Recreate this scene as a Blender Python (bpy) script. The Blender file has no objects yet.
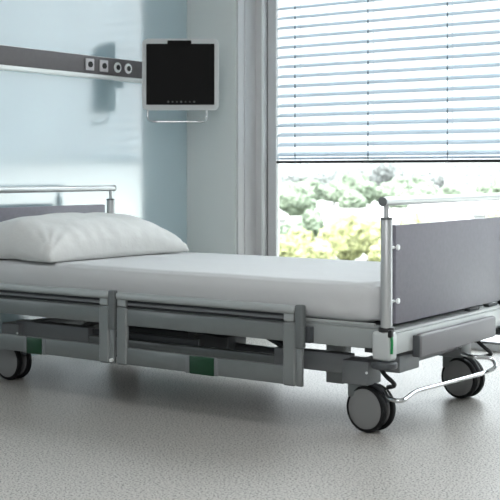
import bpy, bmesh, math, random
from mathutils import Vector, Matrix, noise
random.seed(7)
S = bpy.context.scene
COL = S.collection

# ------------------------------------------------------------------ camera
FPX = 1166.0
rv = Vector((1669, 1166, 0)).normalized()
fv = Vector((-rv.y, rv.x, 0))
CAM = Vector((2.0032, -3.6046, 0.92))
cam = bpy.data.cameras.new('camera'); camo = bpy.data.objects.new('camera', cam); COL.objects.link(camo)
cam.sensor_width = 36; cam.lens = FPX / 500 * 36; cam.shift_y = -78 / 500
cam.clip_start = 0.05; cam.clip_end = 4000
camo.matrix_world = Matrix((( rv.x, 0, -fv.x, CAM.x), (rv.y, 0, -fv.y, CAM.y), (0, 1, 0, CAM.z), (0, 0, 0, 1)))
cam.dof.use_dof = True; cam.dof.focus_distance = 4.35; cam.dof.aperture_fstop = 8
S.camera = camo

# ------------------------------------------------------------------ world, sun, area lights, exposure
w = bpy.data.worlds.new('sky'); S.world = w; w.use_nodes = True
nt = w.node_tree; nt.nodes.clear()
wo = nt.nodes.new('ShaderNodeOutputWorld'); bg = nt.nodes.new('ShaderNodeBackground')
tc = nt.nodes.new('ShaderNodeTexCoord'); sx = nt.nodes.new('ShaderNodeSeparateXYZ'); cr = nt.nodes.new('ShaderNodeValToRGB')
nt.links.new(tc.outputs['Generated'], sx.inputs[0]); nt.links.new(sx.outputs['Z'], cr.inputs[0])
cr.color_ramp.elements[0].position = 0.26; cr.color_ramp.elements[0].color = (0.100, 0.103, 0.106, 1)
cr.color_ramp.elements[1].position = 0.60; cr.color_ramp.elements[1].color = (0.91, 0.96, 1, 1)
nt.links.new(cr.outputs[0], bg.inputs[0]); bg.inputs[1].default_value = 17.0
nt.links.new(bg.outputs[0], wo.inputs[0])

def light(name, kind, loc, direction, energy, color=(1, 1, 1), size=1, size_y=None):
    l = bpy.data.lights.new(name, kind); o = bpy.data.objects.new(name, l); COL.objects.link(o)
    o.location = loc; o.rotation_euler = Vector(direction).to_track_quat('-Z', 'Y').to_euler()
    l.energy = energy; l.color = color
    if kind == 'AREA':
        l.shape = 'RECTANGLE'; l.size = size; l.size_y = size_y or size
    return o
light('sun', 'SUN', (0, -5, 30), (0.25, 0.62, -0.7), 4.6, (1, .96, .90)).data.angle = 0.02
light('rear_fill', 'AREA', (2.2, -5.3, 1.8), (-0.25, 1, -0.12), 84, (0.97, 0.985, 1), 4.0, 1.8)  # added fill from behind the camera; the back wall has no opening
light('overhead_fill', 'AREA', (0.6, -1.6, 2.72), (0, 0, -1), 28, (1, 0.985, 0.97), 2.4, 0.8)  # added overhead fill, no luminaire is modelled here
S.view_settings.view_transform = 'Standard'; S.view_settings.look = 'None'
S.view_settings.exposure = 0.0; S.view_settings.gamma = 1.0; S.view_settings.use_curve_mapping = False
try:
    S.cycles.max_bounces = 10; S.cycles.diffuse_bounces = 5; S.cycles.glossy_bounces = 4
    S.cycles.transparent_max_bounces = 12; S.cycles.sample_clamp_indirect = 6
except Exception:
    pass

# ------------------------------------------------------------------ materials
def mat(name, color, rough=0.5, metal=0.0, spec=0.5, coat=0.0, bump=None, var=None, ior=None, coat_rough=0.05):
    m = bpy.data.materials.new(name); m.use_nodes = True
    n = m.node_tree; b = n.nodes['Principled BSDF']
    b.inputs['Base Color'].default_value = (*color, 1); b.inputs['Roughness'].default_value = rough
    b.inputs['Metallic'].default_value = metal; b.inputs['Specular IOR Level'].default_value = spec
    b.inputs['Coat Weight'].default_value = coat; b.inputs['Coat Roughness'].default_value = coat_rough
    if ior: b.inputs['IOR'].default_value = ior
    t = n.nodes.new('ShaderNodeTexCoord')
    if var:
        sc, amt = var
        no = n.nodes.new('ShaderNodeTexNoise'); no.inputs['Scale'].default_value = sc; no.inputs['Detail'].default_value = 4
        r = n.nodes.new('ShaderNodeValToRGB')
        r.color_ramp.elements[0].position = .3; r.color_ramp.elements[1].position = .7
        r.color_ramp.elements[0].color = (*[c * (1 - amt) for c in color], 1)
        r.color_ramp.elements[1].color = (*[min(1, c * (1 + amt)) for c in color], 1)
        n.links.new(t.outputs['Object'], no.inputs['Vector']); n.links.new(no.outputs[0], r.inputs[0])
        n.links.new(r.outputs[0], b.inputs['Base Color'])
    if bump:
        sc, st, dist = bump
        no = n.nodes.new('ShaderNodeTexNoise'); no.inputs['Scale'].default_value = sc; no.inputs['Detail'].default_value = 3
        bp = n.nodes.new('ShaderNodeBump'); bp.inputs['Strength'].default_value = st; bp.inputs['Distance'].default_value = dist
        n.links.new(t.outputs['Object'], no.inputs['Vector']); n.links.new(no.outputs[0], bp.inputs['Height'])
        n.links.new(bp.outputs[0], b.inputs['Normal'])
    return m

M = {}
M['alu'] = mat('satin aluminium', (0.50, 0.51, 0.515), 0.38, .6)
M['silver'] = mat('silver lacquered steel', (0.175, 0.188, 0.188), 0.32, 0.3, var=(30, .03))
M['silver_light'] = mat('pale silver lacquer', (0.37, 0.39, 0.39), 0.34, 0.25)
M['silver_light2'] = mat('satin silver lacquer', (0.215, 0.228, 0.228), 0.3, 0.3)
M['silver_beam'] = mat('silver lacquered beam', (0.29, 0.31, 0.308), 0.34, 0.25)
M['silver_end'] = mat('bright silver lacquer', (0.50, 0.52, 0.52), 0.34, 0.2)
M['chrome'] = mat('polished chrome', (0.62, 0.63, 0.64), 0.16, 1.0)
M['grey_plastic'] = mat('grey plastic', (0.12, 0.132, 0.132), 0.45, bump=(400, .1, .001))
M['mid_grey'] = mat('mid grey steel', (0.18, 0.188, 0.195), 0.42, 0.1)
M['dark_grey'] = mat('dark grey plastic', (0.055, 0.06, 0.065), 0.5)
M['black'] = mat('black plastic', (0.012, 0.012, 0.013), 0.4)
M['tyre'] = mat('black rubber tyre', (0.006, 0.0065, 0.007), 0.6, spec=.25)
M['disc'] = mat('grey wheel cover', (0.20, 0.20, 0.20), 0.45)
M['board'] = mat('slate grey laminate panel', (0.205, 0.195, 0.23), 0.5, var=(60, .05))
M['bumper'] = mat('grey bumper panel', (0.20, 0.192, 0.205), 0.5)
M['green'] = mat('dark green plastic', (0.002, 0.038, 0.013), 0.4)
M['green_bright'] = mat('bright green plastic', (0.01, 0.24, 0.07), 0.4)
M['sheet'] = mat('white cotton sheet', (0.535, 0.54, 0.545), 0.9, spec=.2, bump=(7, .35, .012))
M['pillow'] = mat('white cotton pillowcase', (0.66, 0.66, 0.65), 0.9, spec=.2, bump=(14, .35, .012))
M['glass_panel'] = mat('glossy pale blue wall glass', (0.42, 0.57, 0.63), 0.135, spec=.5, ior=4.2)
M['wall'] = mat('pale grey wall paint', (0.71, 0.745, 0.735), 0.85, bump=(200, .05, .001))
M['plaster'] = mat('warm white wall', (0.62, 0.63, 0.63), 0.9)
M['ceiling'] = mat('white ceiling', (0.75, 0.75, 0.75), 0.95)
M['frame_alu'] = mat('brushed anodised frame', (0.66, 0.66, 0.67), 0.45, 0.25, bump=(40, .05, .002))
M['frame_dark'] = mat('dark frame gasket', (0.10, 0.10, 0.105), 0.6)
M['rail_dark'] = mat('brown grey rail cover', (0.115, 0.105, 0.11), 0.55, var=(50, .06))
M['white_trim'] = mat('white enamel trim', (0.88, 0.90, 0.90), 0.3, 0.1)
M['socket'] = mat('pale socket plate', (0.60, 0.58, 0.60), 0.4)
M['bezel'] = mat('light grey monitor bezel', (0.58, 0.59, 0.59), 0.4)
M['screen'] = mat('black glossy screen', (0.003, 0.003, 0.003), 0.35, spec=.06)
M['button'] = mat('dim button print', (0.07, 0.075, 0.075), 0.5)
def slat_material():
    m = bpy.data.materials.new('pale blue grey blind slat'); m.use_nodes = True
    n = m.node_tree; n.nodes.clear(); L = n.links.new
    o = n.nodes.new('ShaderNodeOutputMaterial'); mx = n.nodes.new('ShaderNodeMixShader')
    a = n.nodes.new('ShaderNodeBsdfDiffuse'); b = n.nodes.new('ShaderNodeBsdfTranslucent')
    a.inputs[0].default_value = (.82, .86, .90, 1); b.inputs[0].default_value = (.80, .86, .92, 1); mx.inputs[0].default_value = .45
    L(a.outputs[0], mx.inputs[1]); L(b.outputs[0], mx.inputs[2]); L(mx.outputs[0], o.inputs[0])
    return m
M['slat'] = slat_material()
M['cord'] = mat('grey cord', (0.22, 0.26, 0.30), 0.8)
M['concrete'] = mat('pale terrace concrete', (0.66, 0.65, 0.62), 0.9, var=(3, .06))
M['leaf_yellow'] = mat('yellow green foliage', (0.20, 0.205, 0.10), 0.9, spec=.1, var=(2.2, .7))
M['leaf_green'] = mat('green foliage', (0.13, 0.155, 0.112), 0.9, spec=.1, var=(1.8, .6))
M['leaf_far'] = mat('haze greyed foliage', (0.168, 0.175, 0.168), 0.9, spec=.1, var=(1.2, .5))  # distance haze is mixed into this paler, greyer leaf colour
M['bark'] = mat('brown bark', (0.16, 0.12, 0.09), 0.9)
M['house'] = mat('pale render', (0.26, 0.26, 0.26), 0.9)
M['roof'] = mat('pale roof', (0.25, 0.235, 0.23), 0.9)
M['pane'] = mat('dark house window', (0.10, 0.12, 0.14), 0.2)

def floor_material():
    m = bpy.data.materials.new('speckled grey vinyl floor'); m.use_nodes = True
    n = m.node_tree; b = n.nodes['Principled BSDF']; L = n.links.new
    t = n.nodes.new('ShaderNodeTexCoord')
    no = n.nodes.new('ShaderNodeTexNoise'); no.inputs['Scale'].default_value = 150; no.inputs['Detail'].default_value = 2
    r = n.nodes.new('ShaderNodeValToRGB'); e = r.color_ramp.elements
    e[0].position = .39; e[0].color = (.08, .078, .075, 1); e[1].position = .44; e[1].color = (.43, .41, .385, 1)
    x = e.new(.62); x.color = (.45, .43, .405, 1); y = e.new(.70); y.color = (.66, .64, .61, 1)
    L(t.outputs['Object'], no.inputs['Vector']); L(no.outputs[0], r.inputs[0]); L(r.outputs[0], b.inputs['Base Color'])
    n2 = n.nodes.new('ShaderNodeTexNoise'); n2.inputs['Scale'].default_value = 3; L(t.outputs['Object'], n2.inputs['Vector'])
    mr = n.nodes.new('ShaderNodeMapRange'); mr.inputs['To Min'].default_value = .31; mr.inputs['To Max'].default_value = .34
    L(n2.outputs[0], mr.inputs[0]); L(mr.outputs[0], b.inputs['Roughness'])
    b.inputs['Specular IOR Level'].default_value = .14
    bp = n.nodes.new('ShaderNodeBump'); bp.inputs['Strength'].default_value = .015; bp.inputs['Distance'].default_value = .002
    L(no.outputs[0], bp.inputs['Height']); L(bp.outputs[0], b.inputs['Normal'])
    return m
M['floor'] = floor_material()

def clear_glass():
    m = bpy.data.materials.new('clear window glass'); m.use_nodes = True
    n = m.node_tree; n.nodes.clear(); L = n.links.new
    o = n.nodes.new('ShaderNodeOutputMaterial'); mx = n.nodes.new('ShaderNodeMixShader')
    tr = n.nodes.new('ShaderNodeBsdfTransparent'); gl = n.nodes.new('ShaderNodeBsdfGlossy'); fr = n.nodes.new('ShaderNodeFresnel')
    tr.inputs[0].default_value = (.96, .98, .98, 1); gl.inputs['Roughness'].default_value = 0.0; fr.inputs[0].default_value = 1.3
    L(fr.outputs[0], mx.inputs[0]); L(tr.outputs[0], mx.inputs[1]); L(gl.outputs[0], mx.inputs[2]); L(mx.outputs[0], o.inputs[0])
    return m
M['glass'] = clear_glass()

def ground_material():
    m = bpy.data.materials.new('distant town ground'); m.use_nodes = True
    n = m.node_tree; b = n.nodes['Principled BSDF']; L = n.links.new
    t = n.nodes.new('ShaderNodeTexCoord'); mp = n.nodes.new('ShaderNodeMapping'); mp.inputs['Rotation'].default_value = (0, 0, .5)
    mp.inputs['Scale'].default_value = (.35, 1, 1)
    no = n.nodes.new('ShaderNodeTexNoise'); no.inputs['Scale'].default_value = .022; no.inputs['Detail'].default_value = 5
    r = n.nodes.new('ShaderNodeValToRGB'); e = r.color_ramp.elements
    e[0].position = .40; e[0].color = (.11, .13, .09, 1); e[1].position = .52; e[1].color = (.21, .205, .20, 1)
    L(t.outputs['Object'], mp.inputs[0]); L(mp.outputs[0], no.inputs['Vector']); L(no.outputs[0], r.inputs[0]); L(r.outputs[0], b.inputs['Base Color'])
    b.inputs['Roughness'].default_value = .95
    return m
M['ground'] = ground_material()

# ------------------------------------------------------------------ mesh helpers
def finish(bm, name, m, parent=None, sharp=35, loc=None, rot=None):
    bmesh.ops.recalc_face_normals(bm, faces=bm.faces)
    for f in bm.faces: f.smooth = True
    for e in bm.edges:
        e.smooth = len(e.link_faces) == 2 and e.calc_face_angle(0) < math.radians(sharp)
    me = bpy.data.meshes.new(name); bm.to_mesh(me); bm.free()
    o = bpy.data.objects.new(name, me); COL.objects.link(o)
    for x in (m if isinstance(m, (list, tuple)) else [m]): me.materials.append(x)
    if parent: o.parent = parent
    if loc: o.location = loc
    if rot: o.rotation_euler = rot
    return o

def B(): return bmesh.new()

def box(bm, x0, x1, y0, y1, z0, z1, bev=0.0, seg=2, mi=0, top=None):
    vs = [bm.verts.new((x, y, z)) for x in (x0, x1) for y in (y0, y1) for z in (z0, z1)]
    idx = [(0, 1, 3, 2), (4, 6, 7, 5), (0, 4, 5, 1), (2, 3, 7, 6), (0, 2, 6, 4), (1, 5, 7, 3)]
    fs = [bm.faces.new([vs[i] for i in q]) for q in idx]
    for f in fs: f.material_index = mi
    if bev > 0:
        es = list({e for f in fs for e in f.edges})
        bmesh.ops.bevel(bm, geom=es, offset=bev, segments=seg, affect='EDGES', profile=.5, clamp_overlap=True)
    return vs

def cyl(bm, a, b, r, seg=24, r2=None, bev=0.0):
    a = Vector(a); b = Vector(b); d = (b - a); L = d.length
    q = d.to_track_quat('Z', 'Y').to_matrix().to_4x4()
    res = bmesh.ops.create_cone(bm, cap_ends=True, segments=seg, radius1=r, radius2=r if r2 is None else r2, depth=L,
                                matrix=Matrix.Translation((a + b) / 2) @ q)
    if bev > 0:
        vs = set(res['verts'])
        es = [e for v in vs for e in v.link_edges if all(x in vs for x in e.verts)]
        es = [e for e in set(es) if any(len(f.verts) > 4 for f in e.link_faces)]
        bmesh.ops.bevel(bm, geom=es, offset=bev, segments=3, affect='EDGES', profile=.5)

def tube(bm, pts, r, seg=12, smooth=6, closed=False):
    P = [Vector(p) for p in pts]
    if smooth > 1 and len(P) > 2:                       # round the corners
        Q = [P[0]]
        for i in range(1, len(P) - 1):
            a, b, c = P[i - 1], P[i], P[i + 1]
            k = min(.45, .03 / max((b - a).length, 1e-6)); k2 = min(.45, .03 / max((c - b).length, 1e-6))
            s = b.lerp(a, k); e = b.lerp(c, k2)
            for j in range(smooth + 1):
                t = j / smooth
                Q.append(s * (1 - t) ** 2 + b * 2 * t * (1 - t) + e * t * t)
        Q.append(P[-1]); P = Q
    rings = []; up = None
    for i, p in enumerate(P):
        d = (P[min(i + 1, len(P) - 1)] - P[max(i - 1, 0)]).normalized()
        if up is None:
            up = d.orthogonal().normalized()
        else:
            up = (up - d * up.dot(d)).normalized()
        s = d.cross(up)
        rings.append([bm.verts.new(p + (up * math.cos(2 * math.pi * k / seg) + s * math.sin(2 * math.pi * k / seg)) * r) for k in range(seg)])
    for i in range(len(rings) - 1):
        for k in range(seg):
            bm.faces.new((rings[i][k], rings[i][(k + 1) % seg], rings[i + 1][(k + 1) % seg], rings[i + 1][k]))
    bm.faces.new(rings[0][::-1]); bm.faces.new(rings[-1])

def lathe(bm, prof, axis_pt=(0, 0, 0), seg=48, mi=0):
    """profile of (radius, distance along y) turned about the y axis"""
    ax = Vector(axis_pt); rings = []
    for r, y in prof:
        if r < 1e-6:
            rings.append([bm.verts.new(ax + Vector((0, y, 0)))])
        else:
            rings.append([bm.verts.new(ax + Vector((r * math.cos(2 * math.pi * k / seg), y, r * math.sin(2 * math.pi * k / seg)))) for k in range(seg)])
    for a, b in zip(rings, rings[1:]):
        for k in range(seg):
            k2 = (k + 1) % seg
            if len(a) == 1 and len(b) == 1: continue
            if len(a) == 1: f = bm.faces.new((a[0], b[k], b[k2]))
            elif len(b) == 1: f = bm.faces.new((a[k], b[0], a[k2]))
            else: f = bm.faces.new((a[k], a[k2], b[k2], b[k]))
            f.material_index = mi

def rounded_plate(bm, w_, h_, r, y0, y1, cx=0, cz=0, seg=6, bev=0.0):
    """rounded rectangle in the xz plane extruded between y0 and y1"""
    pts = []
    for sx_, sz_, a0 in ((1, 1, 0), (-1, 1, 90), (-1, -1, 180), (1, -1, 270)):
        for k in range(seg + 1):
            a = math.radians(a0 + 90 * k / seg)
            pts.append((cx + sx_ * (w_ / 2 - r) + r * math.cos(a), cz + sz_ * (h_ / 2 - r) + r * math.sin(a)))
    A = [bm.verts.new((x, y0, z)) for x, z in pts]; Bv = [bm.verts.new((x, y1, z)) for x, z in pts]
    f0 = bm.faces.new(A); f1 = bm.faces.new(Bv[::-1]); n = len(pts)
    for k in range(n): bm.faces.new((A[k], Bv[k], Bv[(k + 1) % n], A[(k + 1) % n]))
    if bev > 0:
        bmesh.ops.bevel(bm, geom=list(f0.edges) + list(f1.edges), offset=bev, segments=3, affect='EDGES', profile=.5)

def empty(name, loc=(0, 0, 0), rz=0.0):
    o = bpy.data.objects.new(name, None); COL.objects.link(o); o.location = loc; o.rotation_euler = (0, 0, rz)
    o.empty_display_size = .1
    return o

def tag(o, label=None, cat=None, group=None, kind=None):
    if label: o['label'] = label
    if cat: o['category'] = cat
    if group: o['group'] = group
    if kind: o['kind'] = kind
    return o

def copy_tree(o, parent=None):
    c = o.copy(); COL.objects.link(c); c.parent = parent
    for ch in [x for x in o.children]: copy_tree(ch, c)
    return c

# ------------------------------------------------------------------ the room
HW = -2.23            # face of the glass head wall
PY = 1.808            # face of the pier beside the window
WY = 2.017            # plane of the window frame
CEIL = 2.8
bm = B(); box(bm, -2.6, 4.8, -5.6, 2.16, -0.12, 0.0)
tag(finish(bm, 'floor', M['floor']), kind='structure')
bm = B(); box(bm, -2.6, 4.8, -5.6, 2.16, CEIL, CEIL + .15)
tag(finish(bm, 'ceiling', M['ceiling']), kind='structure')
bm = B(); box(bm, -2.6, HW - .012, -5.6, 2.16, 0, CEIL)
tag(finish(bm, 'wall_head', M['plaster']), kind='structure')
bm = B(); box(bm, HW - .012, HW, -5.5, PY, 0.0, CEIL, 0)
g = finish(bm, 'wall_head_glass', M['glass_panel']); tag(g, kind='structure')
bm = B(); box(bm, HW - .012, -1.883, PY, 2.16, 0, CEIL, .004)
tag(finish(bm, 'wall_pier', M['wall']), kind='structure')
bm = B(); box(bm, -2.6, 4.8, -5.75, -5.6, 0, CEIL)
tag(finish(bm, 'wall_back', M['plaster']), kind='structure')
bm = B(); box(bm, 4.8, 4.95, -5.6, 2.16, 0, CEIL)
tag(finish(bm, 'wall_right', M['plaster']), kind='structure')
# return of the pier: stepped aluminium trim between pier and glazing
bm = B()
box(bm, -1.883, -1.868, PY + .012, 2.10, 0, CEIL, .003)
box(bm, -1.868, -1.862, PY + .07, 2.10, 0, CEIL, .002)
tag(finish(bm, 'trim_1', M['frame_alu']), kind='structure')
bm = B()
box(bm, -1.868, -1.812, 1.985, 2.10, 0, CEIL, .004)
tag(finish(bm, 'trim_2', M['frame_alu']), kind='structure')
bm = B(); box(bm, -1.814, -1.803, 1.972, 2.03, 0, CEIL, .003)  # white strip stands in for the bright highlight along the frame edge
tag(finish(bm, 'trim_highlight', M['white_trim']), kind='structure')

win = empty('window_1', (0, WY, 0)); tag(win, kind='structure')
def wpart(name, m, *boxes, bev=.003):
    bm = B()
    for q in boxes: box(bm, *q, bev)
    return finish(bm, name, m, win)
X1, X2 = -1.733, 4.0
wpart('window_frame', M['frame_alu'], (-1.790, X1, -.012, .022, 0, CEIL), (X1, X2, -.005, .07, 0.0, .035), (X1, X2, -.005, .07, 2.72, CEIL),
      (0.62, 0.70, -.012, .07, .035, 2.72), (X2, X2 + .06, -.012, .07, 0, CEIL))
wpart('frame_gasket', M['frame_dark'], (-1.800, -1.790, -.004, .07, 0, CEIL), (X1, X2, .0, .05, .035, .045))  # dark strips filling the frame gap and the foot of the glass
wpart('window_pane', M['glass'], (X1, 0.62, .008, .014, .035, 2.72), (.70, X2, .008, .014, .035, 2.72), bev=0)
bm = B(); box(bm, X2 + .06, 4.8, 1.95, 2.16, 0, CEIL)
tag(finish(bm, 'wall_window', M['wall']), kind='structure')
bm = B(); box(bm, -8, 12, 2.16, 3.5, -.35, -.03, .01); box(bm, -8, 12, 2.10, 2.16, -.35, -0.0)
tag(finish(bm, 'terrace', M['concrete']), kind='structure')

# ------------------------------------------------------------------ venetian blind
BY = 1.985
bl = tag(empty('venetian_blind', (0, BY, 2.7)), 'pale slatted venetian blind half lowered over the big window', 'blind')
def bpart(name, bm, m): return finish(bm, name, m, bl, loc=(0, -0, -2.7))
bx0, bx1 = -1.700, 0.60
bm = B()
sp = 0.0557; z_last = 1.0215; tilt = math.radians(26)
def slat(bm, z, tl=tilt, wd=.057):
    n = 6
    pts = []
    for k in range(n + 1):
        s = (k / n - .5) * wd; c = .004 * (1 - (2 * k / n - 1) ** 2)
        pts.append((s * math.cos(tl) - c * math.sin(tl), z + s * math.sin(tl) + c * math.cos(tl)))
    th = .0006
    rows = []
    for (y, zz) in pts:
        rows.append([bm.verts.new((x, y, zz + o)) for x in (bx0, bx1) for o in (-th, th)])
    for a, b in zip(rows, rows[1:]):
        bm.faces.new((a[1], a[3], b[3], b[1])); bm.faces.new((a[0], b[0], b[2], a[2]))
        bm.faces.new((a[0], a[1], b[1], b[0])); bm.faces.new((a[2], b[2], b[3], a[3]))
    a = rows[0]; bm.faces.new((a[0], a[2], a[3], a[1])); a = rows[-1]; bm.faces.new((a[0], a[1], a[3], a[2]))
z = z_last; k = 0
while z < 2.66:
    slat(bm, z); z += sp
slat(bm, .999, math.radians(4)); slat(bm, 0.992, math.radians(2))
bpart('slats', bm, M['slat'])
bm = B(); box(bm, bx0, bx1, -.026, .026, .969, .984, .003); bpart('bottom_rail', bm, M['black'])
bm = B(); box(bm, bx0, bx1, -.03, .03, 2.66, 2.70, .003); bpart('head_rail', bm, M['frame_alu'])
for px in (295, 368, 447.4, 540):
    d = (px - 250) / FPX * rv + fv; t = (BY - .03 - CAM.y) / d.y; x = CAM.x + t * d.x
    bm = B(); cyl(bm, (x, -.030, .965), (x, -.030, 2.67), .0013, 6); cyl(bm, (x, .03, .965), (x, .03, 2.67), .0013, 6)
    zz = z_last
    while zz < 2.66:
        box(bm, x - .0035, x + .0035, -.032, -.028, zz - .016, zz - .0015); zz += sp
    bpart('ladder_cord', bm, M['cord'])

# ------------------------------------------------------------------ wall rail with sockets
wr = tag(empty('medical_wall_rail', (HW, 0, 1.49)), 'dark grey medical supply rail with sockets along the glossy blue wall', 'wall rail')
def rpart(name, bm, m, **k): return finish(bm, name, m, wr, loc=(-HW, 0, -1.49))
bm = B(); box(bm, HW, HW + .04, -2.6, 1.62, 1.436, 1.531, .003); rpart('rail_cover', bm, M['rail_dark'])
bm = B(); box(bm, HW, HW + .052, -2.6, 1.62, 1.416, 1.436, .005, 3); box(bm, HW, HW + .012, -2.6, 1.62, 1.531, 1.536, .001); rpart('light_strip', bm, M['white_trim'])
sx0 = HW + .04
def on_rail(px):
    d = (px - 250) / FPX * rv + fv; t = (sx0 - CAM.x) / d.x; return CAM.y + t * d.y
for px in (89.2, 103.2):
    y = on_rail(px)
    bm = B(); box(bm, sx0, sx0 + .008, y - .032, y + .032, 1.484 - .031, 1.484 + .031, .003)
    o = rpart('socket_plate', bm, M['socket'])
    bm = B(); cyl(bm, (sx0 + .008, y, 1.484), (sx0 + .013, y, 1.484), .0155, 24); h = finish(bm, 'socket_hole', M['black'], o)
for px in (117.2, 127.8):
    y = on_rail(px)
    bm = B(); cyl(bm, (sx0, y, 1.484), (sx0 + .007, y, 1.484), .028, 32, bev=.002)
    o = rpart('gas_outlet', bm, M['white_trim'])
    bm = B(); cyl(bm, (sx0 + .007, y, 1.484), (sx0 + .010, y, 1.484), .0145, 24); finish(bm, 'outlet_hole', M['black'], o)

# ------------------------------------------------------------------ monitor on swivel arm
def cam_point(px, py, Z): return CAM + Z * ((px - 250) / FPX * rv + fv - Vector((0, 0, (py - 172) / FPX)))
mc = cam_point(180.5, 74.5, 6.35)
mon = tag(empty('bedside_monitor', mc, math.atan2(rv.y, rv.x)), 'black screen bedside monitor in a light grey casing with a handle', 'monitor')
k = 6.35 / FPX
W_, H_ = 76.5 * k, 71 * k
bm = B(); rounded_plate(bm, W_, H_, .028, -.012, .03, bev=.006); finish(bm, 'casing', M['bezel'], mon)
bm = B(); rounded_plate(bm, W_ - 8.5 * k, H_ - 10 * k, .004, -.0155, -.011, cx=0, cz=-.0 * k)
rounded_plate(bm, 24 * k, 5 * k, .006, -.0155, -.011, cx=-1 * k, cz=(H_ / 2 - 4.2 * k))
finish(bm, 'screen', M['screen'], mon)
bm = B()
for i in range(7): cyl(bm, ((-12 + i * 4.3) * k, -.0155, -27.5 * k), ((-12 + i * 4.3) * k, -.0165, -27.5 * k), .8 * k if i % 3 else 1.1 * k, 12)
finish(bm, 'control_buttons', M['button'], mon)
bm = B(); tube(bm, [(-33 * k, .0, -34 * k), (-33 * k, -.006, -45.5 * k), (-28 * k, -.03, -47.5 * k), (22 * k, -.03, -47.5 * k), (26 * k, -.006, -46 * k), (26 * k, .0, -34 * k)], .0055, 10)
finish(bm, 'handle', M['chrome'], mon)
bm = B(); rounded_plate(bm, .20, .20, .02, .03, .055, bev=.005); finish(bm, 'back_cover', M['grey_plastic'], mon)
# arm reaches back to the rail
inv = Matrix.Rotation(-math.atan2(rv.y, rv.x), 4, 'Z')
wp = inv @ (Vector((HW + .05, 1.5, 1.49)) - mc)
bm = B(); tube(bm, [(0, .05, 0), (0.0, .10, 0), (wp.x, wp.y, wp.z)], .017, 14, smooth=5)
cyl(bm, (0.0, .10, -.05), (0.0, .10, .05), .026, 20, bev=.004)
finish(bm, 'swivel_arm', M['silver_light'], mon)

# ------------------------------------------------------------------ hospital bed
bed = tag(empty('hospital_bed', (-0.9, 0.415, 0)), 'grey steel hospital bed on castors with lowered slatted side rails', 'bed')
OFF = Vector((0.9, -0.415, 0))
def part(name, bm, m, parent=None, sharp=35):
    if parent is None: return finish(bm, name, m, bed, sharp, loc=OFF)
    return finish(bm, name, m, parent, sharp)
YN, YF = -0.10, 0.93          # outer faces of the long frame beams
XH, XF = -2.0, 0.09
# long side beams of the lying surface
for s, y0 in ((1, YN), (-1, YF)):
    bm = B()
    ya, yb = (y0, y0 + .035) if s > 0 else (y0 - .035, y0)
    box(bm, XH, XF, ya, yb, .314, .383, .004)
    ya, yb = (y0 + .004, y0 + .055) if s > 0 else (y0 - .055, y0 - .004)
    box(bm, XH, XF, ya, yb, .383, .392, .003)
    o = part('side_beam', bm, M['silver_beam'])
    bm = B(); ya, yb = (y0 + .003, y0 + .014) if s > 0 else (y0 - .014, y0 - .003)
    box(bm, XH + .05, XF - .02, ya, yb, .392, .402, .002); part('beam_lip', bm, M['silver_light'], o)
# mattress platform, four sections
for a, b in ((-1.95, -1.25), (-1.24, -.98), (-.97, -.52), (-.51, .06)):
    bm = B(); box(bm, a, b, YN + .056, YF - .056, .372, .390, .004)
    for i in range(5):
        x = a + (b - a) * (i + .5) / 5; box(bm, x - .012, x + .012, YN + .06, YF - .06, .355, .372, .002)
    part('mattress_platform', bm, M['dark_grey'])
# dark underframe below the platform
bm = B()
box(bm, -1.9, XF - .01, YN + .036, YN + .066, .322, .354, .003); box(bm, -1.9, XF - .01, YF - .066, YF - .036, .322, .354, .003)
for x in (-1.85, -1.2, -.75, -.3, .02): box(bm, x - .02, x + .02, YN + .066, YF - .066, .322, .354, .003)
part('underframe', bm, M['dark_grey'])
# end beams
def end_beam(x0, x1, z0, z1):
    bm = B(); box(bm, x0, x1, YN + .04, YF - .04, z0, z1, .005); box(bm, x0 - .01, x1 - .006, YN + .04, YF - .04, z1, z1 + .012, .003)
    return part('end_beam', bm, M['silver_end'])
fb = end_beam(.075, .132, .296, .366)
hb = end_beam(-2.05, -1.995, .296, .366)
# corner castings, bumper rollers
for (x, y) in ((.108, YN + .006), (.108, YF - .006), (-2.025, YN + .006), (-2.025, YF - .006)):
    sy = -1 if y < .4 else 1
    bm = B(); box(bm, x - .036, x + .036, y - .028, y + .028, .280, .379, .012, 4)
    o = part('corner_casting', bm, M['silver_end'])
    bm = B(); cyl(bm, (x + .008, y, .377), (x + .008, y, .394), .0275, 28, bev=.003); part('post_collar', bm, M['black'], o)
    bm = B(); cyl(bm, (x, y - .0, .252), (x, y - .0, .276), .044, 36, bev=.006); cyl(bm, (x, y, .270), (x, y, .285), .02, 20); part('bumper_roller', bm, M['dark_grey'], o)
    if x > 0 and sy < 0:
        bm = B(); box(bm, x + .028, x + .044, y - .032, y - .014, .362, .388, .004); part('release_catch', bm, M['black'], o)
        bm = B(); tube(bm, [(x + .040, y - .024, .366), (x + .044, y - .027, .345), (x + .042, y - .027, .308)], .005, 10, smooth=4); part('release_lever', bm, M['green_bright'], o)
# black slot near the foot corner
bm = B(); box(bm, .035, .072, YN - .002, YN + .03, .302, .318, .002); part('cable_slot', bm, M['black'])

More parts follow.
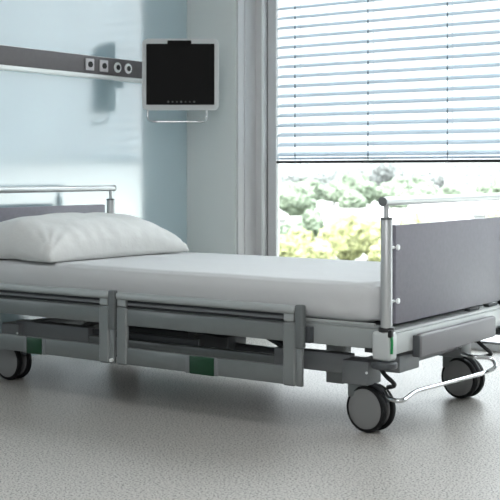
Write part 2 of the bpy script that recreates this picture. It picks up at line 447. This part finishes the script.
# footboard and headboard
def board(xc, sgn, nm, lab=None, zt=.738, rz=0):
    rz = zt - .738
    bm = B(); box(bm, xc - .009, xc + .009, -.048, .878, .399, zt, .003)
    o = part(nm, bm, M['board'])
    for y in (YN, YF):
        bm = B(); cyl(bm, (xc, y, .372), (xc, y, zt + .024), .0200, 32, bev=.002)
        part('post', bm, M['alu'], o)
        bm = B(); cyl(bm, (xc, y, zt + .020), (xc, y, zt + .028), .0207, 32); part('post_cap', bm, M['grey_plastic'], o)
        bm = B(); cyl(bm, (xc, y, zt + .02), (xc, y, .806 + rz), .0085, 20); part('rail_rod', bm, M['alu'], o)
        for z in (.478, .662):
            s = 1 if y < .4 else -1
            bm = B(); cyl(bm, (xc, y + s * .015, z), (xc, y + s * .055, z), .0055, 14); cyl(bm, (xc + .004, y + s * .062, z), (xc + .016, y + s * .062, z), .010, 18, bev=.003)
            part('fixing_bolt', bm, M['white_trim'], o)
    bm = B(); cyl(bm, (xc, YN - .022, .8205 + rz), (xc, YF + .022, .8205 + rz), .0150, 32); part('hand_rail', bm, M['alu'], o)
    for y, s in ((YN - .022, -1), (YF + .022, 1)):
        bm = B(); cyl(bm, (xc, y, .8205 + rz), (xc, y + s * .008, .8205 + rz), .0163, 32, bev=.003); part('rail_cap', bm, M['grey_plastic'], o)
    return o
board(.119, 1, 'footboard')
hbd = board(-2.045, -1, 'headboard', zt=.754)

# grey bumper panel across the foot end with its two brackets
bm = B(); box(bm, .136, .162, .076, .732, .268, .352, .010, 3); bp_ = part('end_bumper_panel', bm, M['bumper'])
bm = B(); box(bm, .13, .158, .068, .080, .272, .348, .004); part('panel_end_cap', bm, M['dark_grey'], bp_)
for y0 in (.60, .78):
    bm = B(); box(bm, .085, .11, y0, y0 + .09, .378, .390, .003); box(bm, .090, .104, y0 + .02, y0 + .05, .390, .398, .002); part('linen_clip', bm, M['dark_grey'])
# control box under the foot beam next to the near corner
bm = B(); box(bm, .03, .118, .0, .15, .222, .282, .006); part('junction_box', bm, M['mid_grey'])

# side rails
def side_rail(xa, xb, gx0, gx1, first=False):
    y = -.15
    bm = B()
    box(bm, xa + .05, xb - .05, y, y + .016, .321, .384, .003)          # upper board
    o = part('side_rail', bm, M['silver'])
    bm = B(); box(bm, xa + .05, xb - .05, y, y + .016, .168, .234, .003); part('lower_board', bm, M['silver'], o)
    bm = B(); cyl(bm, (xa + .03, y + .012, .403), (xb - .03, y + .012, .403), .006, 14); part('guide_tube', bm, M['mid_grey'], o)
    bm = B(); box(bm, xa + .02, xb - .02, y + .026, y + .036, .388, .420, .002); part('guide_channel', bm, M['dark_grey'], o)
    for x in (xa + .001, xb - .055):
        bm = B(); box(bm, x, x + .054, y - .006, y + .016, .165, .390, .0065, 1); part('rail_post', bm, M['silver_light2'], o)
        bm = B(); box(bm, x + .003, x + .046, y - .001, y + .014, .393, .422, .002); part('post_socket', bm, M['silver_light'], o)
        bm = B(); cyl(bm, (x + .024, y - .0035, .376), (x + .024, y - .0055, .376), .0035, 14); part('screw', bm, M['black'], o)
    bm = B(); box(bm, xa, xb, y - .012, y + .024, .419, .449, .0125, 5); part('grip_bar', bm, M['silver_light'], o)
    bm = B(); box(bm, xb + .001, xb + .034, y - .012, y + .014, .300, .454, .006, 3); part('end_cap', bm, M['grey_plastic'], o)
    bm = B(); box(bm, xb + .001, xb + .026, y - .002, y + .012, .166, .302, .003); part('guide_post', bm, M['silver_light2'], o)
    if first:
        bm = B(); box(bm, xa - .034, xa - .001, y - .012, y + .014, .300, .454, .006, 3); part('end_cap', bm, M['grey_plastic'], o)
    bm = B(); box(bm, gx0, gx1, y - .004, y + .018, .165, .232, .003); part('brake_marker', bm, M['green'], o)
    for q in (gx0 - .02, gx1):
        bm = B(); box(bm, q + .001, q + .019, y - .003, y + .018, .166, .234, .002); part('marker_bracket', bm, M['mid_grey'], o)
    return o
side_rail(-1.050, -.213, -.686, -.572)
side_rail(-1.925, -1.087, -1.545, -1.458, True)
# low small knob between the rails
bm = B(); cyl(bm, (-1.07, -.165, .180), (-1.07, -.14, .180), .007, 14, bev=.002); part('latch_knob', bm, M['white_trim'])
# brackets that carry the side rails from the long beam
for x in (-.188, -.62, -1.075, -1.5, -1.9):
    bm = B(); box(bm, x - .018, x + .018, -.128, YN + .002, .318, .375, .003); part('rail_bracket', bm, M['dark_grey'])

# chassis
for y0 in (.02, .76):
    for xa, xb in ((-.42, -.10), (-1.79, -1.36)):
        bm = B(); box(bm, xa, xb, y0, y0 + .05, .196, .266, .004); part('chassis_beam', bm, M['mid_grey'])
    bm = B(); box(bm, -1.36, -.42, y0 + .005, y0 + .045, .196, .232, .003); part('chassis_channel', bm, M['silver'])
    bm = B(); box(bm, -1.36, -.80, y0 + .028, y0 + .045, .232, .258, .002); part('channel_cover', bm, M['dark_grey'])
for x in (-.04, -1.80):
    bm = B(); box(bm, x - .03, x + .03, .07, .76, .20, .252, .004); part('chassis_cross_beam', bm, M['mid_grey'])
bm = B(); box(bm, -.345, -.265, .27, .33, .105, .30, .004); part('lifting_column', bm, M['silver_light'])
bm = B(); box(bm, -1.62, -1.54, .27, .33, .105, .30, .004); part('lifting_column', bm, M['silver_light'])
bm = B(); box(bm, -.97, -.76, .20, .33, .19, .275, .01, 3); cyl(bm, (-.76, .265, .205), (-.36, .265, .20), .018, 20); part('lift_motor', bm, M['dark_grey'])
bm = B(); box(bm, -1.50, -1.1, .42, .62, .14, .22, .01, 3); part('control_unit', bm, M['dark_grey'])
for y in (.12, .70):
    for (xa, xb) in ((-.34, -.62), (-1.56, -1.28)):
        bm = B(); tube(bm, [(xa, y, .215), (xb, y, .33)], .014, 10, smooth=1); part('lifting_arm', bm, M['black'])
# loose looped cable by the lift motor
bm = B(); tube(bm, [(-.86, .10, .262), (-.80, .06, .285), (-.70, .09, .27), (-.60, .08, .30)], .005, 8); part('cable', bm, M['black'])

# castors
def castor(x, y, rz, near, trail=1):
    """double wheel castor; wheel axle through (x, y)"""
    sx_ = x - trail * .035
    bm = B()
    box(bm, sx_ - .055, sx_ + .052, y - .052, y + .045, .168, .254, .006)
    o = part('castor', bm, M['mid_grey'])
    bm = B(); box(bm, sx_ - .042, sx_ + .03, y - .034, y + .030, .120, .170, .004); part('castor_stem', bm, M['silver'], o)
    bm = B(); cyl(bm, (sx_ + .047, y - .055, .215), (sx_ + .047, y - .052, .215), .005, 12); part('housing_screw', bm, M['white_trim'], o)
    c, s = math.cos(rz), math.sin(rz)
    def wob(name, bm, m):
        bmesh.ops.rotate(bm, verts=bm.verts, cent=(0, 0, 0), matrix=Matrix.Rotation(rz, 3, 'Z'))
        bmesh.ops.translate(bm, verts=bm.verts, vec=(x, y, .0835))
        return part(name, bm, m, o, 28)
    R = .0835
    bm = B(); box(bm, -.05, .03, -.012, .012, -.02, .068, .006); tube(bm, [(-.045, 0, .066), (0, 0, .084), (.045, 0, .074), (.078, 0, .03)], .010, 12)
    wob('wheel_fork', bm, M['dark_grey'])
    for sg in (-1, 1):
        bm = B()
        P = [(R - .012, .016), (R - .004, .017), (R, .021), (R, .031), (R - .003, .038), (R - .010, .041), (R - .012, .039)]
        P.append(P[0])
        lathe(bm, [(r, sg * yy) for r, yy in P]); wob('tyre', bm, M['tyre'])
        bm = B(); lathe(bm, [(0, sg * .015), (R - .016, sg * .015), (R - .0135, sg * .018), (R - .0125, sg * .0385), (R - .016, sg * .0405), (R * .5, sg * .0425), (0, sg * .043)])
        wob('wheel_cover', bm, M['disc'])
    # black foot pedal lever
    return o
cz = .035
castor(-.016, .036, math.radians(-8), True)
castor(-.010, .796, math.radians(-9), False)
castor(-1.832, .045, math.radians(-3), True, trail=-1)
castor(-1.832, .79, math.radians(-4), False, trail=-1)
# brake levers and the chrome foot bar joining the two foot castors
bm = B()
tube(bm, [(.034, .0, .252), (.060, -.01, .215), (.108, -.02, .190), (.085, .02, .172), (.058, .02, .165)], .008, 10)
lv = part('brake_lever', bm, M['black'])
bm = B()
tube(bm, [(.034, .80, .248), (.075, .80, .215), (.115, .81, .185), (.075, .80, .172), (.05, .80, .168)], .008, 10)
part('brake_lever', bm, M['black'])
bm = B()
tube(bm, [(.055, .005, .152), (.100, -.045, .138), (.146, -.038, .135), (.134, .085, .150), (.180, .570, .150), (.207, .630, .166), (.180, .655, .196), (.116, .60, .203), (.05, .66, .20)], .0078, 14)
part('foot_brake_bar', bm, M['chrome'])

# ------------------------------------------------------------------ mattress
def mattress():
    x0, x1, y0, y1, z0, z1 = -1.955, .068, -.078, .895, .394, .534
    bm = B(); nx, ny, nz = 150, 70, 12
    cx_, cy_, cz_ = (x0 + x1) / 2, (y0 + y1) / 2, (z0 + z1) / 2
    hx, hy, hz = (x1 - x0) / 2, (y1 - y0) / 2, (z1 - z0) / 2
    vd = {}
    def V(i, j, k):
        key = (i, j, k)
        if key in vd: return vd[key]
        p = Vector(((i / nx * 2 - 1) * hx, (j / ny * 2 - 1) * hy, (k / nz * 2 - 1) * hz))
        R = .066; Rz = .045                                       # rounded box
        q = Vector((max(-hx + R, min(hx - R, p.x)), max(-hy + R, min(hy - R, p.y)), max(-hz + Rz, min(hz - Rz, p.z))))
        d = p - q
        if d.length > 1e-6:
            m_ = max(abs(d.x), abs(d.y), abs(d.z)); d = d.normalized() * m_
        n = d.normalized() if d.length > 1e-6 else Vector((0, 0, 1))
        p = q + d
        side = 1 - abs(n.z)
        # soft folds of the sheet: long on the side, pulled at the corners
        f = .0022 * noise.noise(Vector((p.x * 3, p.y * 3, p.z * 5))) + .0018 * side * noise.noise(Vector((p.x * 9, p.y * 9, p.z * 5 + 3)))
        cd = min(1, (Vector((abs(p.x) - hx, abs(p.y) - hy)).length) / .30)
        f += (1 - cd) * .006 * noise.noise(Vector((p.x * 16 + p.z * 14, p.y * 16 - p.z * 6, 4)))
        f += -.006 * (1 - (p.z / hz) ** 2) * 0 + .004 * side * (1 - (p.z / hz) ** 2)
        p = p + n * f
        if p.z < -hz + .02: p.z = max(p.z, -hz + .0)
        v = bm.verts.new((p.x + cx_, p.y + cy_, p.z + cz_)); vd[key] = v; return v
    for i in range(nx):
        for j in range(ny):
            for k_ in (0, nz):
                bm.faces.new((V(i, j, k_), V(i + 1, j, k_), V(i + 1, j + 1, k_), V(i, j + 1, k_)))
    for i in range(nx):
        for k_ in range(nz):
            for j in (0, ny): bm.faces.new((V(i, j, k_), V(i + 1, j, k_), V(i + 1, j, k_ + 1), V(i, j, k_ + 1)))
    for j in range(ny):
        for k_ in range(nz):
            for i in (0, nx): bm.faces.new((V(i, j, k_), V(i, j + 1, k_), V(i, j + 1, k_ + 1), V(i, j, k_ + 1)))
    return finish(bm, 'mattress', M['sheet'], sharp=180)
tag(mattress(), 'mattress in a smooth white fitted sheet lying on the hospital bed', 'mattress')

# ------------------------------------------------------------------ pillow
def pillow():
    bm = B(); n = 70; m_ = 90
    cx_, cy_ = -1.715, .365; a, b = .257, .447; zb = .5375
    top = {}; bot = {}
    for i in range(n + 1):
        for j in range(m_ + 1):
            u = -1 + 2 * i / n; v = -1 + 2 * j / m_
            px_ = v * .026 + u * a * (1 - .10 * (1 - v * v) ** 1.0 * abs(u) ** 3)
            py_ = v * b * (1 - .05 * (1 - u * u) * abs(v) ** 3)
            fu = max(0, 1 - abs(u) ** 3.4); fv_ = max(0, 1 - abs(v) ** (5.0 if v < 0 else 3.4))
            t = (fu * fv_) ** .33
            edge = 1 - min(fu, fv_)
            wr_ = noise.noise(Vector((u * 2.2, v * 3.2, 1.5))) * .010 * t
            # creases running from the corners and from the seam
            cr_ = 0
            for su, sv in ((1, -1), (1, 1), (-1, 1), (-1, -1)):
                du, dv = (u - su) * a, (v - sv) * b
                r = math.hypot(du, dv); ang = math.atan2(dv, du)
                cr_ += math.exp(-r / .09) * math.sin(ang * 17 + su * 2 + sv) * .010 * min(1, r / .03)
            cr_ += math.exp(-(1 - abs(v)) * b / .05) * .005 * math.sin(u * 19 + noise.noise(Vector((u * 3, v * 3, 0))) * 3) * t ** .3
            cr_ += math.exp(-(1 - abs(u)) * a / .05) * .005 * math.sin(v * 31 + noise.noise(Vector((u * 3, v * 3, 7))) * 4) * t ** .3
            seam = zb + .008 + .050 * (1 - (abs(u) * abs(v)) ** 1.2) * (1 - .55 * (u > 0) * abs(u)) + .018 * ((1 - u) / 2) ** 1.3
            th = .135 * t
            zt = seam + th * (.92 - .06 * u) + (wr_ + cr_) * min(1, t * 3)
            zz = max(zb + .001, seam - .08 * t)
            on_edge = i in (0, n) or j in (0, m_)
            vt = bm.verts.new((cx_ + px_, cy_ + py_, zt if not on_edge else seam)); top[i, j] = vt
            bot[i, j] = vt if on_edge else bm.verts.new((cx_ + px_, cy_ + py_, min(zz, zt - .0005)))
    for i in range(n):
        for j in range(m_):
            bm.faces.new((top[i, j], top[i + 1, j], top[i + 1, j + 1], top[i, j + 1]))
            q = [bot[i, j], bot[i, j + 1], bot[i + 1, j + 1], bot[i + 1, j]]
            try: bm.faces.new(q)
            except ValueError: pass
    return finish(bm, 'pillow', M['pillow'], sharp=180)
tag(pillow(), 'plump white pillow lying at the head of the mattress', 'pillow')

# ------------------------------------------------------------------ the town outside, a few floors below
GZ = -14.0
bm = B(); box(bm, -1500, 900, 8, 2600, GZ - .5, GZ)
tag(finish(bm, 'ground', M['ground']), kind='structure')

def crown_mesh(seed, sub=4):
    random.seed(seed); bm = B()
    blobs = [(0, 0, 0, 1.0)] + [(math.cos(a) * .55, math.sin(a) * .55, random.uniform(-.35, .25), random.uniform(.5, .7)) for a in [random.uniform(0, 6.28) for _ in range(7)]] + [(random.uniform(-.25, .25), random.uniform(-.25, .25), .55, .55)]
    for x, y, z, r in blobs:
        res = bmesh.ops.create_icosphere(bm, subdivisions=sub, radius=r, matrix=Matrix.Translation((x, y, z)))
        for v in res['verts']:
            c = Vector((x, y, z)); d = (v.co - c).normalized()
            v.co += d * r * (.22 * noise.noise(v.co * 3.1 + Vector((seed, 0, 0))) + .20 * noise.noise(v.co * 7.5) + .10 * noise.noise(v.co * 17))
    return bm
def tree_proto(seed, m):
    root = empty('tree', (0, 0, GZ))
    o = finish(crown_mesh(seed), 'crown', m, root, sharp=60); o.location = (0, 0, 1.35); o.scale = (1, 1, .95)
    bm = B(); cyl(bm, (0, 0, 0), (0, 0, 1.1), .10, 10, r2=.06); finish(bm, 'trunk', M['bark'], root)
    return root
def place(root, px, Z, size, label, group):
    d = (px - 250) / FPX * rv + fv; p = CAM + Z * d
    root.location = (p.x, p.y, GZ); root.scale = (size, size, size * random.uniform(.85, 1.15)); root.rotation_euler = (0, 0, random.uniform(0, 6.28))
    tag(root, label, 'tree', group)
protos = {}
def trees(key, m, spots, label, group):
    ps = [tree_proto(s, m) for s in range(key, key + 3)]; used = [False] * 3
    random.seed(key)
    for i, (px, Z, s) in enumerate(spots):
        p = ps[i % 3]
        o = p if not used[i % 3] else copy_tree(p)
        used[i % 3] = True
        place(o, px, Z, s, label, group)
random.seed(11)
taken = []
def spread_out(n, za, zb, sa, sb, pa=258, pb=535):
    out = []; tries = 0
    while len(out) < n and tries < 6000:
        tries += 1
        px, Z, q = random.uniform(pa, pb), random.uniform(za, zb), random.uniform(sa, sb)
        x = (px - 250) / FPX * Z
        if all(math.hypot(x - a, Z - c) > 1.65 * (q + r) for a, c, r in taken):
            taken.append((x, Z, q)); out.append((px, Z, q))
    return out
for px, Z, wid in ((392, 262, 19), (330, 290, 21), (462, 300, 15), (482, 760, 26), (336, 900, 14), (420, 1000, 32)):
    taken.append(((px - 250) / FPX * Z, Z, wid))
near = [(284, 170, 2.1), (300, 182, 2.4), (317, 160, 2.5), (347, 178, 3.2), (332, 200, 2.4), (369, 195, 3.2), (390, 162, 2.7), (416, 192, 3.0), (456, 178, 3.0), (500, 194, 3.2)]
for px, Z, q in near: taken.append(((px - 250) / FPX * Z, Z, q))
words_ = ['first tree right of the window frame, low yellow-green crown nearest the glass', 'second tree from the window frame in the nearest row, small yellow-green crown', 'third tree from the window frame in the nearest row, with a round yellow crown',
          'large yellow-green tree left of the footboard post in the nearest row', 'small yellow-green tree set back between two larger ones in the nearest row', 'tall yellow-green tree just left of the footboard post',
          'yellow-green tree directly behind the footboard post', 'yellow-green tree low behind the left part of the footboard', 'yellow-green tree low behind the middle of the footboard', 'yellow-green tree low behind the right part of the footboard']
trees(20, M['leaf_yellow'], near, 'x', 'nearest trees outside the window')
for o in [o for o in COL.objects if o.get('label') == 'x']:
    d = o.location - CAM; px = 250 + FPX * (d.dot(rv) / d.dot(fv))
    o['label'] = words_[min(range(len(near)), key=lambda i: abs(near[i][0] - px))]
random.seed(12)
mid = [(274, 222, 2.3), (293, 233, 2.6), (311, 246, 2.6)]
for px, Z, q in mid: taken.append(((px - 250) / FPX * Z, Z, q))
mid += spread_out(30, 330, 560, 3.8, 5.8)
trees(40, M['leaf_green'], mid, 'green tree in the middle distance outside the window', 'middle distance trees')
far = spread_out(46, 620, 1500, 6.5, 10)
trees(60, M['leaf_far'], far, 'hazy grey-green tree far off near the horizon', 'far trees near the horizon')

def house(px, Z, w_, d_, h_, rz, label, flat=False):
    d = (px - 250) / FPX * rv + fv; p = CAM + Z * d
    r = tag(empty('building', (p.x, p.y, GZ), rz), label, 'building', None)
    bm = B(); box(bm, -w_ / 2, w_ / 2, -d_ / 2, d_ / 2, 0, h_); finish(bm, 'walls', M['house'], r)
    bm = B()
    if flat: box(bm, -w_ / 2 - .3, w_ / 2 + .3, -d_ / 2 - .3, d_ / 2 + .3, h_, h_ + .5)
    else:
        e = .6; rh = d_ * .28
        A = [bm.verts.new(c) for c in ((-w_ / 2 - e, -d_ / 2 - e, h_), (w_ / 2 + e, -d_ / 2 - e, h_), (w_ / 2 + e, d_ / 2 + e, h_), (-w_ / 2 - e, d_ / 2 + e, h_), (-w_ / 2 - e, 0, h_ + rh), (w_ / 2 + e, 0, h_ + rh))]
        for q in ((0, 1, 5, 4), (2, 3, 4, 5), (0, 4, 3), (1, 2, 5), (0, 3, 2, 1)): bm.faces.new([A[t] for t in q])
    finish(bm, 'roof', M['roof'], r)
    nwin = max(2, int(w_ / 5)); fl = max(1, int(h_ / 3.2))
    for f_ in range(min(fl, 4)):
        for i in range(min(nwin, 6)):
            x = -w_ / 2 + w_ * (i + .5) / min(nwin, 6); z = 1.2 + f_ * h_ / min(fl, 4)
            bm = B(); box(bm, x - .7, x + .7, -d_ / 2 - .05, -d_ / 2 + .05, z, z + 1.3); finish(bm, 'window', M['pane'], r)
house(392, 262, 34, 12, 3.4, .75, 'long low building with a pale roof behind the nearest trees')
house(330, 290, 40, 12, 3.2, .7, 'long low pale-roofed building in the left half of the view', True)
house(462, 300, 26, 13, 4.2, .6, 'pale house in the view above the footboard')
house(482, 760, 46, 20, 22, .6, 'distant grey block on the right of the skyline', True)
house(336, 900, 18, 16, 17, .6, 'small distant tower on the left of the skyline', True)
house(420, 1000, 60, 20, 13, .6, 'wide distant block near the middle of the skyline', True)
